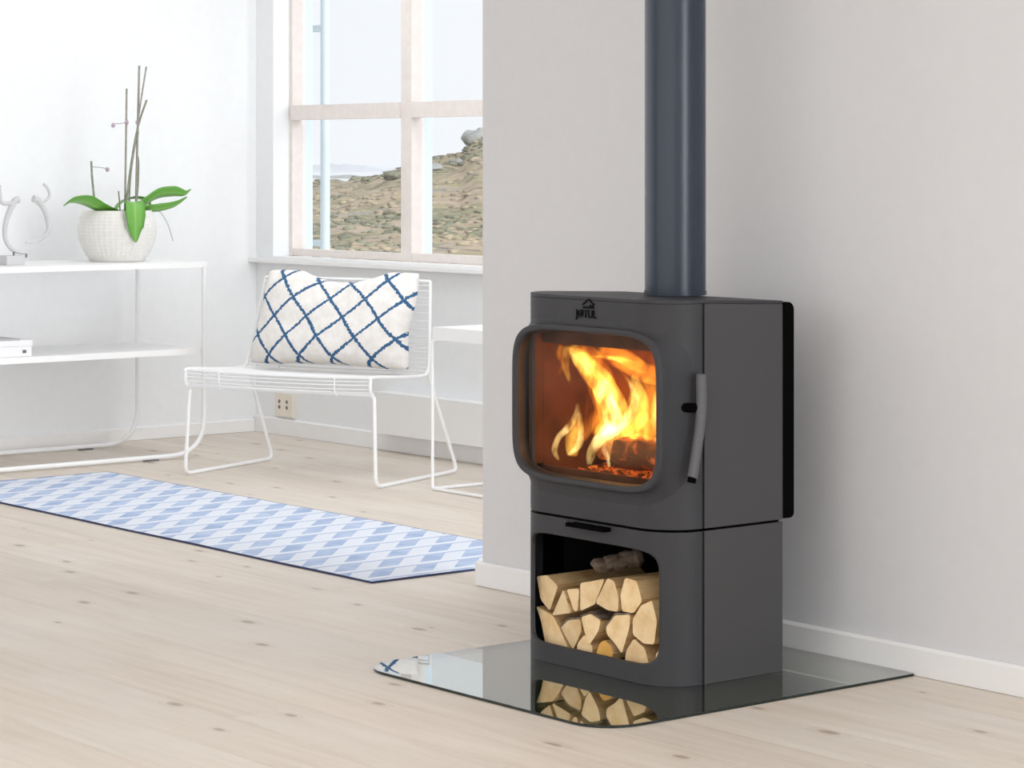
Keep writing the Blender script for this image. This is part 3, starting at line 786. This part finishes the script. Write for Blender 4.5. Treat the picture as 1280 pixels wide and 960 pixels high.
def slab(name, inset, z0, z1, m, bevel=0., drop=0.):
    bm = bmesh.new(); pl = outline(inset); a = [bm.verts.new((x, y, z0)) for x, y in pl]; b = [bm.verts.new((x, y, z1)) for x, y in pl]; n = len(pl)
    bm.faces.new(a[::-1]); bm.faces.new(b)
    for i in range(n): bm.faces.new((a[i], a[(i + 1) % n], b[(i + 1) % n], b[i]))
    if drop:        # the plate falls away slightly towards the back
        for v in bm.verts: v.co.z -= drop * max(0, (v.co.y - YF - RC) / (YB - YF - RC))
    return obj(name, bm, m, stove, True, bevel=bevel, seg=2)
slab('top_plate', 0, .8415, .8485, M['cast_iron'], .0015, .009)
slab('divider_plate', .012, .3428, .3482, M['black'])
slab('base_floor', .013, .0070, .0240, M['recess'])
# log store liner
boxobj('liner_side', (.858, .868, YF + .11, YB - .01, .0245, .342), M['recess'], stove)
boxobj('liner_side', (1.366, 1.3725, YF + .11, YB - .01, .0245, .342), M['recess'], stove)
# rear heat shield
bm = bmesh.new(); prof_s = rrect(-.231, -.197, .350, .836, (.003, .012, .018, .003), 6)
a = [bm.verts.new((XC - HW - .001, y, z)) for y, z in prof_s]; b = [bm.verts.new((XC + HW + .001, y, z)) for y, z in prof_s]
bm.faces.new(a); bm.faces.new(b[::-1])
for i in range(len(prof_s)): bm.faces.new((a[i], b[i], b[(i + 1) % len(prof_s)], a[(i + 1) % len(prof_s)]))
obj('rear_shield', bm, M['black'], stove, True)
# air lever
boxobj('air_lever', (1.065, 1.195, YF - .022, YF + .002, .3300, .3390), M['black'], stove, .003)
boxobj('lever_tab', (1.045, 1.075, YF - .010, YF + .002, .3340, .3400), M['plate_iron'], stove, .002)
# door: a television shaped frame standing proud of the cast front
DN = 160; ZC = .6025
rings = [('m', .257 + .0100 * (1 - q) ** 2.2, .1805 + .030 * (1 - q) ** 2.6, q - .035) for q in (0, .08, .18, .3, .45, .62, .79, .92)]
rings += [('f', .2568, .1803, -.5885), ('f', .2552, .1788, -.5912), ('f', .2525, .1765, -.5920), ('f', .2450, .1690, -.5922), ('f', .2428, .1670, -.5912), ('f', .2415, .1657, -.5885), ('f', .2405, .1648, -.5830), ('f', .2398, .1643, -.5740), ('f', .2390, .1640, -.5600)]
bm = bmesh.new(); R_ = []
for kind, a_, b_, q in rings:
    ring = []
    for k in range(DN):
        x, z = sq(a_, b_, 5.6, k, DN)
        if z > 0 and b_ > .1805: z *= (.1805 + (b_ - .1805) * .5) / b_      # a tighter fillet above, under the emblem
        X = XC + x; by = body_y(X)
        if kind == 'm': y = by + (-.588 - by) * q
        else: y = q
        ring.append(bm.verts.new((X, y, ZC + z)))
    R_.append(ring)
for a, b in zip(R_, R_[1:]):
    for k in range(DN): bm.faces.new((a[k], a[(k + 1) % DN], b[(k + 1) % DN], b[k]))
door = obj('door', bm, M['cast_iron'], stove, True, auto=False)
bm = bmesh.new(); ga = [bm.verts.new((XC + x, -.5800, ZC + z)) for x, z in (sq(.2392, .1640, 5.6, k, DN) for k in range(DN))]; gb = [bm.verts.new((v.co.x, -.5760, v.co.z)) for v in ga]
bm.faces.new(ga); bm.faces.new(gb[::-1])
for k in range(DN): bm.faces.new((ga[k], gb[k], gb[(k + 1) % DN], ga[(k + 1) % DN]))
obj('door_glass', bm, M['door_glass'], door)
# handle on its stem
bm = bmesh.new(); tube(bm, smooth_path([(1.405, -.500, .690), (1.405, -.500, .672), (1.4065, -.5005, .635), (1.4075, -.503, .60), (1.408, -.508, .565), (1.408, -.517, .52), (1.4085, -.527, .476), (1.4085, -.530, .466)], 5), [.0085] + [.0115] * 33 + [.0115, .0085], 14)
hd = obj('handle', bm, M['handle'], door, True)
bm = bmesh.new(); tube(bm, [(1.366, -.530, .616), (1.384, -.519, .616), (1.402, -.504, .616)], .0105, 12); obj('handle_stem', bm, M['black'], hd, True)
bm = bmesh.new(); tube(bm, [(1.4085, -.5295, .4665), (1.4088, -.5325, .456)], .0095, 12); obj('handle_tip', bm, M['black'], hd, True)
# embossed emblem: gabled house mark over the maker's name
em = bmesh.new()
def seg2(p, q, w, y0=YF - .0022, y1=YF + .001):
    p = Vector((p[0], 0, p[1])); q = Vector((q[0], 0, q[1])); d = (q - p).normalized(); nrm = Vector((-d.z, 0, d.x)) * w
    vs = [p - nrm, q - nrm, q + nrm, p + nrm]
    a = [em.verts.new((v.x, y0, v.z)) for v in vs]; b = [em.verts.new((v.x, y1, v.z)) for v in vs]
    em.faces.new(a); em.faces.new(b[::-1])
    for i in range(4): em.faces.new((a[i], b[i], b[(i + 1) % 4], a[(i + 1) % 4]))
ex, ez = 1.120, .8245
seg2((ex - .020, ez + .006), (ex, ez + .0185), .0017); seg2((ex, ez + .0185), (ex + .020, ez + .006), .0017)
seg2((ex - .018, ez), (ex + .018, ez), .0026); seg2((ex + .004, ez + .004), (ex + .014, ez + .004), .002)
obj('emblem', em, M['emblem'], stove)
tcu = bpy.data.curves.new('brand_lettering', 'FONT'); tcu.body = 'JØTUL'; tcu.size = .0245; tcu.extrude = .001; tcu.align_x = 'CENTER'; tcu.offset = .0004
to = bpy.data.objects.new('tmp_text', tcu); COL.objects.link(to); bpy.context.view_layer.update()
tm = bpy.data.meshes.new_from_object(to.evaluated_get(bpy.context.evaluated_depsgraph_get())); bpy.data.objects.remove(to)
for v in tm.vertices: x, y, z = v.co; v.co = (1.112 + x, YF - .0012 - z, .8015 + y)
tm.materials.clear(); tm.materials.append(M['emblem']); tm.name = 'brand_lettering'
lo = bpy.data.objects.new('brand_lettering', tm); COL.objects.link(lo); lo.parent = stove; lo.location = -stove.location
# firebox
FX0, FX1, FY_0, FY_1, FZ0, FZ1 = .893, 1.341, -.522, -.262, .405, .79
boxobj('firebox_side', (FX0 - .012, FX0, FY_0, FY_1, FZ0, FZ1), M['firebrick'], stove)
boxobj('firebox_side', (FX1, FX1 + .012, FY_0, FY_1, FZ0, FZ1), M['firebrick'], stove)
boxobj('side_lining', (FX0 - .012, FX0, -.556, FY_0 - .0005, .452, .756), M['firebrick'], stove)
boxobj('side_lining', (FX1, FX1 + .012, -.556, FY_0 - .0005, .452, .756), M['firebrick'], stove)
boxobj('firebox_back', (FX0 - .012, FX1 + .012, FY_1, FY_1 + .012, FZ0, FZ1), M['firebrick'], stove)
boxobj('firebox_floor', (FX0 - .012, FX1 + .012, FY_0, FY_1, FZ0 - .014, FZ0), M['firebrick'], stove)
boxobj('baffle_plate', (FX0 + .0005, FX1 - .0005, FY_0 + .012, FY_1 - .0005, .736, .746), M['firebrick'], stove)
boxobj('baffle_lip', (FX0 + .0005, FX1 - .0005, FY_0, FY_0 + .010, .732, .79), M['firebrick'], stove)
boxobj('log_retainer', (FX0 + .0005, FX1 - .0005, FY_0, FY_0 + .010, FZ0 + .0005, .447), M['firebrick'], stove, .002)
# burning logs and embers
bm = bmesh.new()
for k in range(70):
    x = FX0 + .03 + random.random() * (FX1 - FX0 - .06); y = FY_0 + .035 + random.random() * .18; s = .016 + .014 * random.random()
    blob(bm, (x, y, FZ0 + .0175 + .008 * random.random()), (s, s * .9, s * .55), k, .35, 2)
tag(stuff(obj('ember_bed', bm, M['ember'], None, True, auto=False)), 'glowing bed of embers on the firebox floor', 'embers')
def fire_log(p0, p1, r, seed, label):
    bm = bmesh.new(); P = [Vector(p0).lerp(Vector(p1), i / 12) for i in range(13)]
    tube(bm, P, [r * (1 + .12 * noise.noise(Vector((i * .7, seed, 0)))) for i in range(13)], 14)
    ax = (P[-1] - P[0]).normalized()
    for v in bm.verts:
        d = v.co - P[0]; d = d - ax * d.dot(ax)
        v.co += d.normalized() * .010 * noise.noise(v.co * 32 + Vector((seed, 0, 0)))
    return tag(obj('burning_log', bm, M['charred'], None, True), label, 'log', 'logs in the fire')
fire_log((1.085, -.452, .487), (1.30, -.438, .492), .036, 1, 'charred log burning at the right inside the stove')
fire_log((.935, -.37, .483), (1.21, -.345, .490), .032, 4, 'charred log lying behind the flames at the left of the firebox')
# flames
fire = empty('fire', (1.1, -.45, .46), 'bright orange and yellow flames burning behind the stove door glass', 'fire')
def flame(y, pts, widths, m, depth=.5, wob=.0):
    P = smooth_path([(x, y + wob * sin(i * 1.7), z) for i, (x, z) in enumerate(pts)], 7); n = len(P); R = []
    for i in range(n):
        t = i / (n - 1) * (len(widths) - 1); a = int(min(t, len(widths) - 2)); R.append(max(.0006, widths[a] + (widths[a + 1] - widths[a]) * (t - a)))
        P[i] += Vector((.004 * noise.noise(P[i] * 30), .004 * noise.noise(P[i] * 30 + Vector((9, 9, 9))), 0))
    bm = bmesh.new(); tube(bm, P, R, 12, (FWD, depth)); return obj('flame', bm, M[m], fire, True, auto=False)
# main plume
flame(-.47, [(.995, .453), (1.001, .483), (1.04, .520), (1.078, .548), (1.072, .581), (1.045, .618), (1.02, .645)], [.004, .010, .014, .020, .024, .020, .010, .003], 'flame_white', .5)
flame(-.465, [(1.05, .50), (1.078, .545), (1.078, .59), (1.045, .632), (1.0, .665), (.962, .692), (.925, .722)], [.006, .022, .032, .030, .027, .022, .010], 'flame_yellow', .5)
flame(-.455, [(1.0, .52), (1.03, .58), (1.02, .64), (.985, .69), (.955, .725)], [.012, .026, .034, .030, .016], 'flame_orange', .5)
# right curl
flame(-.44, [(1.028, .449), (1.031, .492), (1.056, .532), (1.101, .569), (1.117, .612), (1.101, .650)], [.003, .007, .010, .013, .011, .002], 'flame_white', .5)
flame(-.435, [(1.05, .49), (1.085, .535), (1.12, .57), (1.13, .615), (1.105, .665)], [.008, .022, .026, .020, .004], 'flame_yellow', .5)
flame(-.44, [(1.028, .449), (1.022, .47), (1.012, .50), (1.03, .54)], [.003, .006, .007, .002], 'flame_white', .5)
# left tongue
flame(-.52, [(.948, .463), (.929, .485), (.948, .516), (.981, .540), (1.007, .571), (1.013, .598)], [.003, .0075, .0075, .009, .007, .001], 'flame_white', .7)
flame(-.515, [(.975, .478), (1.010, .505), (1.018, .54), (1.013, .598)], [.004, .009, .008, .001], 'flame_white', .7)
flame(-.51, [(.980, .475), (.985, .51), (.999, .545), (1.010, .575)], [.012, .020, .018, .005], 'flame_yellow', .45)
# top left strands
flame(-.51, [(.930, .655), (.948, .685), (.938, .706), (.944, .728)], [.002, .006, .009, .006], 'flame_orange', .6)
flame(-.505, [(.963, .645), (.953, .685), (.960, .724)], [.003, .011, .012], 'flame_yellow', .5)
# right side
flame(-.45, [(1.209, .50), (1.206, .56), (1.200, .60), (1.203, .650)], [.008, .012, .009, .002], 'flame_white', .5)
flame(-.445, [(1.20, .49), (1.19, .54), (1.20, .60), (1.215, .65)], [.016, .024, .018, .004], 'flame_yellow', .5)
flame(-.45, [(1.09, .495), (1.105, .515), (1.135, .530), (1.150, .561), (1.144, .598)], [.003, .006, .006, .006, .002], 'flame_yellow', .6)
flame(-.445, [(1.126, .530), (1.15, .534), (1.176, .525)], [.003, .006, .002], 'flame_yellow', .6)
flame(-.43, [(1.06, .50), (1.12, .53), (1.17, .60), (1.15, .66)], [.02, .034, .032, .012], 'flame_orange', .5)
# roof sheet of dim flame under the baffle
flame(-.42, [(.98, .715), (1.06, .695), (1.13, .672), (1.21, .668), (1.27, .68)], [.016, .026, .024, .022, .012], 'flame_orange', .45)
flame(-.40, [(1.03, .72), (1.12, .712), (1.20, .70), (1.29, .705)], [.012, .022, .024, .014], 'flame_red', .6)
# inner strand
flame(-.48, [(.985, .51), (1.003, .54), (1.008, .575), (.995, .615)], [.008, .013, .011, .002], 'flame_orange', .5)
# broad dim glow of thin burning gas
def strands(y, pts, spread, n, m, r, sd):
    rr = random.Random(sd)
    for _ in range(n):
        a = rr.uniform(0, .4); b = rr.uniform(.55, 1); P = smooth_path([(x, 0, z) for x, z in pts], 6); P = P[int(a * (len(P) - 1)):int(b * (len(P) - 1)) + 1]
        if len(P) < 8: continue
        o = rr.uniform(-1, 1) * spread; ph = rr.uniform(0, 6)
        q = [(p.x + o + .006 * sin(ph + i * .55), p.z) for i, p in enumerate(P)][::3]
        flame(y + rr.uniform(-.02, .015), q, [r * .3, r, r * .9, r * .15], m, .5)
plume = [(.995, .453), (1.04, .52), (1.078, .56), (1.06, .61), (1.01, .66), (.955, .70), (.915, .725)]
strands(-.47, plume, .022, 7, 'flame_white', .0055, 3); strands(-.47, plume, .035, 8, 'flame_yellow', .008, 4)
curl = [(1.03, .45), (1.05, .52), (1.10, .57), (1.12, .62), (1.10, .66), (1.06, .70)]
strands(-.44, curl, .03, 7, 'flame_yellow', .007, 5); strands(-.44, [(1.12, .48), (1.16, .55), (1.18, .61), (1.16, .68)], .03, 6, 'flame_yellow', .007, 6)
strands(-.43, [(.98, .70), (1.06, .70), (1.13, .68), (1.22, .665)], .012, 5, 'flame_yellow', .005, 8)
flame(-.40, [(.98, .46), (1.0, .55), (1.02, .64), (1.0, .72)], [.03, .05, .06, .04], 'flame_red', .5)
flame(-.38, [(1.17, .48), (1.18, .56), (1.17, .64), (1.19, .71)], [.04, .06, .06, .04], 'flame_red', .5)
pl = bpy.data.lights.new('fire_light', 'POINT'); pl.energy = 1.1; pl.color = (1, .36, .08); pl.shadow_soft_size = .03
po = bpy.data.objects.new('fire_light', pl); COL.objects.link(po); po.location = (1.12, -.40, .60)

# flue pipe
fp = empty('flue_pipe', (XC, -.313, .844), 'dark blue grey stove pipe rising from the stove top', 'flue')
bm = bmesh.new(); tube(bm, [(XC, -.313, .8445), (XC, -.313, H_C - .001)], .0705, 64); obj('pipe', bm, M['flue'], fp, True)
bm = bmesh.new(); tube(bm, [(XC, -.313, .8446), (XC, -.313, .854)], .0725, 64); obj('collar', bm, M['flue'], fp, True)

# ------------------------------------------------------------------ firewood, one thing per log
LOGS = [
 ('A', [(0.887, 0.189), (0.926, 0.196), (0.965, 0.176), (0.935, 0.115), (0.902, 0.137)], 0, 'wide split log at the upper left end of the woodpile'),
 ('C1', [(0.990, 0.172), (0.950, 0.107), (1.017, 0.122)], 0, 'small triangular split log under the upper left log, left half of a pair'),
 ('C2', [(0.998, 0.173), (1.042, 0.180), (1.037, 0.128), (1.023, 0.127)], 0, 'narrow wedge split log, right half of a pair beside the tan log'),
 ('D', [(1.048, 0.194), (1.092, 0.204), (1.132, 0.214), (1.098, 0.152), (1.048, 0.130)], 0, 'tan split log in the middle of the upper row'),
 ('E', [(1.143, 0.217), (1.166, 0.213), (1.181, 0.178), (1.178, 0.146), (1.143, 0.145), (1.102, 0.156)], 0, 'pale wedge log in the upper row beside the big upper right log'),
 ('F', [(1.2, 0.225), (1.239, 0.222), (1.257, 0.18), (1.228, 0.149), (1.189, 0.149), (1.184, 0.185)], 0, 'big pale split log at the upper right end of the woodpile'),
 ('G', [(1.258, 0.171), (1.294, 0.187), (1.311, 0.143), (1.301, 0.091), (1.267, 0.088), (1.231, 0.103), (1.230, 0.136)], 0, 'big half round log with bark below, at the right of the middle row'),
 ('H', [(0.884, 0.119), (0.944, 0.106), (0.966, 0.083), (1.005, 0.031), (0.92, 0.031), (0.902, 0.087)], 0, 'large yellow split log at the lower left end of the woodpile'),
 ('I', [(0.974, 0.082), (1.004, 0.104), (1.044, 0.110), (1.048, 0.085), (1.028, 0.052), (1.018, 0.037)], 1, 'round backed wedge log beside the large lower left log'),
 ('K', [(1.053, 0.117), (1.086, 0.129), (1.121, 0.119), (1.113, 0.094), (1.083, 0.059), (1.069, 0.076)], 1, 'arched wedge log with a thick bark rim in the centre'),
 ('L', [(1.032, 0.052), (1.058, 0.078), (1.086, 0.052), (1.083, 0.029), (1.032, 0.029)], 0, 'small split log on the bottom under the arched centre log'),
 ('M', [(1.099, 0.039), (1.111, 0.065), (1.126, 0.075), (1.147, 0.067), (1.158, 0.052), (1.153, 0.034), (1.099, 0.029)], 2, 'small orange heartwood log on the bottom of the pile'),
 ('N', [(1.134, 0.104), (1.166, 0.136), (1.218, 0.145), (1.215, 0.116), (1.189, 0.054), (1.166, 0.073), (1.140, 0.088)], 1, 'pointed wedge log right of the arched centre log'),
 ('O', [(1.196, 0.030), (1.203, 0.063), (1.228, 0.093), (1.265, 0.076), (1.284, 0.030)], 0, 'triangular split log at the bottom right of the pile'),
 ('P', [(1.304, 0.074), (1.336, 0.087), (1.338, 0.067), (1.316, 0.040), (1.298, 0.050)], 0, 'sliver of log in the bottom right corner of the log store'),
]
mo = woodmat('orange_heartwood', (.85, .50, .14), (.75, .38, .08), 20)
for nm, poly, kind, label in LOGS:
    cx = sum(p[0] for p in poly) / len(poly); cz = sum(p[1] for p in poly) / len(poly)
    y0 = -.545 + random.uniform(0, .008)
    lg = empty('firewood_log', (cx, y0, min(p[1] for p in poly)), label, 'log', 'split logs in the log store')
    poly = poly[::-1] if False else poly
    bm = bmesh.new(); prism_y(bm, poly, y0, y0 + .275)
    bmesh.ops.bevel(bm, geom=[e for e in bm.edges if abs(e.verts[0].co.y - e.verts[1].co.y) > .1], offset=.0028, segments=2, affect='EDGES')
    obj('wood', bm, [M['log'], mo if kind == 2 else M['end_grain']], lg)
    if kind == 1:   # bark along the rounded back
        arc = poly[:3]; nrm = []
        for i, p in enumerate(arc):
            d = Vector((p[0] - cx, p[1] - cz)).normalized(); nrm.append((p[0] + d.x * .0055, p[1] + d.y * .0055))
        bm = bmesh.new(); prism_y(bm, [*[(p[0] + (q[0] - p[0]) * .12, p[1] + (q[1] - p[1]) * .12) for p, q in zip(arc, nrm)], *nrm[::-1]], y0 + .001, y0 + .272)
        for f in bm.faces: f.material_index = 0
        obj('bark', bm, [M['bark'], M['bark']], lg)
# bark covered round log lying on the pile
bm = bmesh.new(); P = [Vector((1.035 + .048 * i / 16, -.492 + .105 * i / 16, .2235 + .020 * i / 16 + .003 * sin(i * 1.3))) for i in range(17)]
tube(bm, P, [(.0165 + .005 * i / 16) * (1 + .16 * noise.noise(Vector((i * .9, 2, 0)))) * (.75 if i in (0, 16) else 1) for i in range(17)], 16)
for v in bm.verts: v.co += Vector((0, noise.noise(v.co * 90), noise.noise(v.co * 90 + Vector((5, 5, 5))))) * .004
bark_log = empty('firewood_log', (1.05, -.44, .19), 'dark bark covered branch lying on top of the woodpile', 'log', 'split logs in the log store'); obj('bark', bm, M['bark'], bark_log, True)
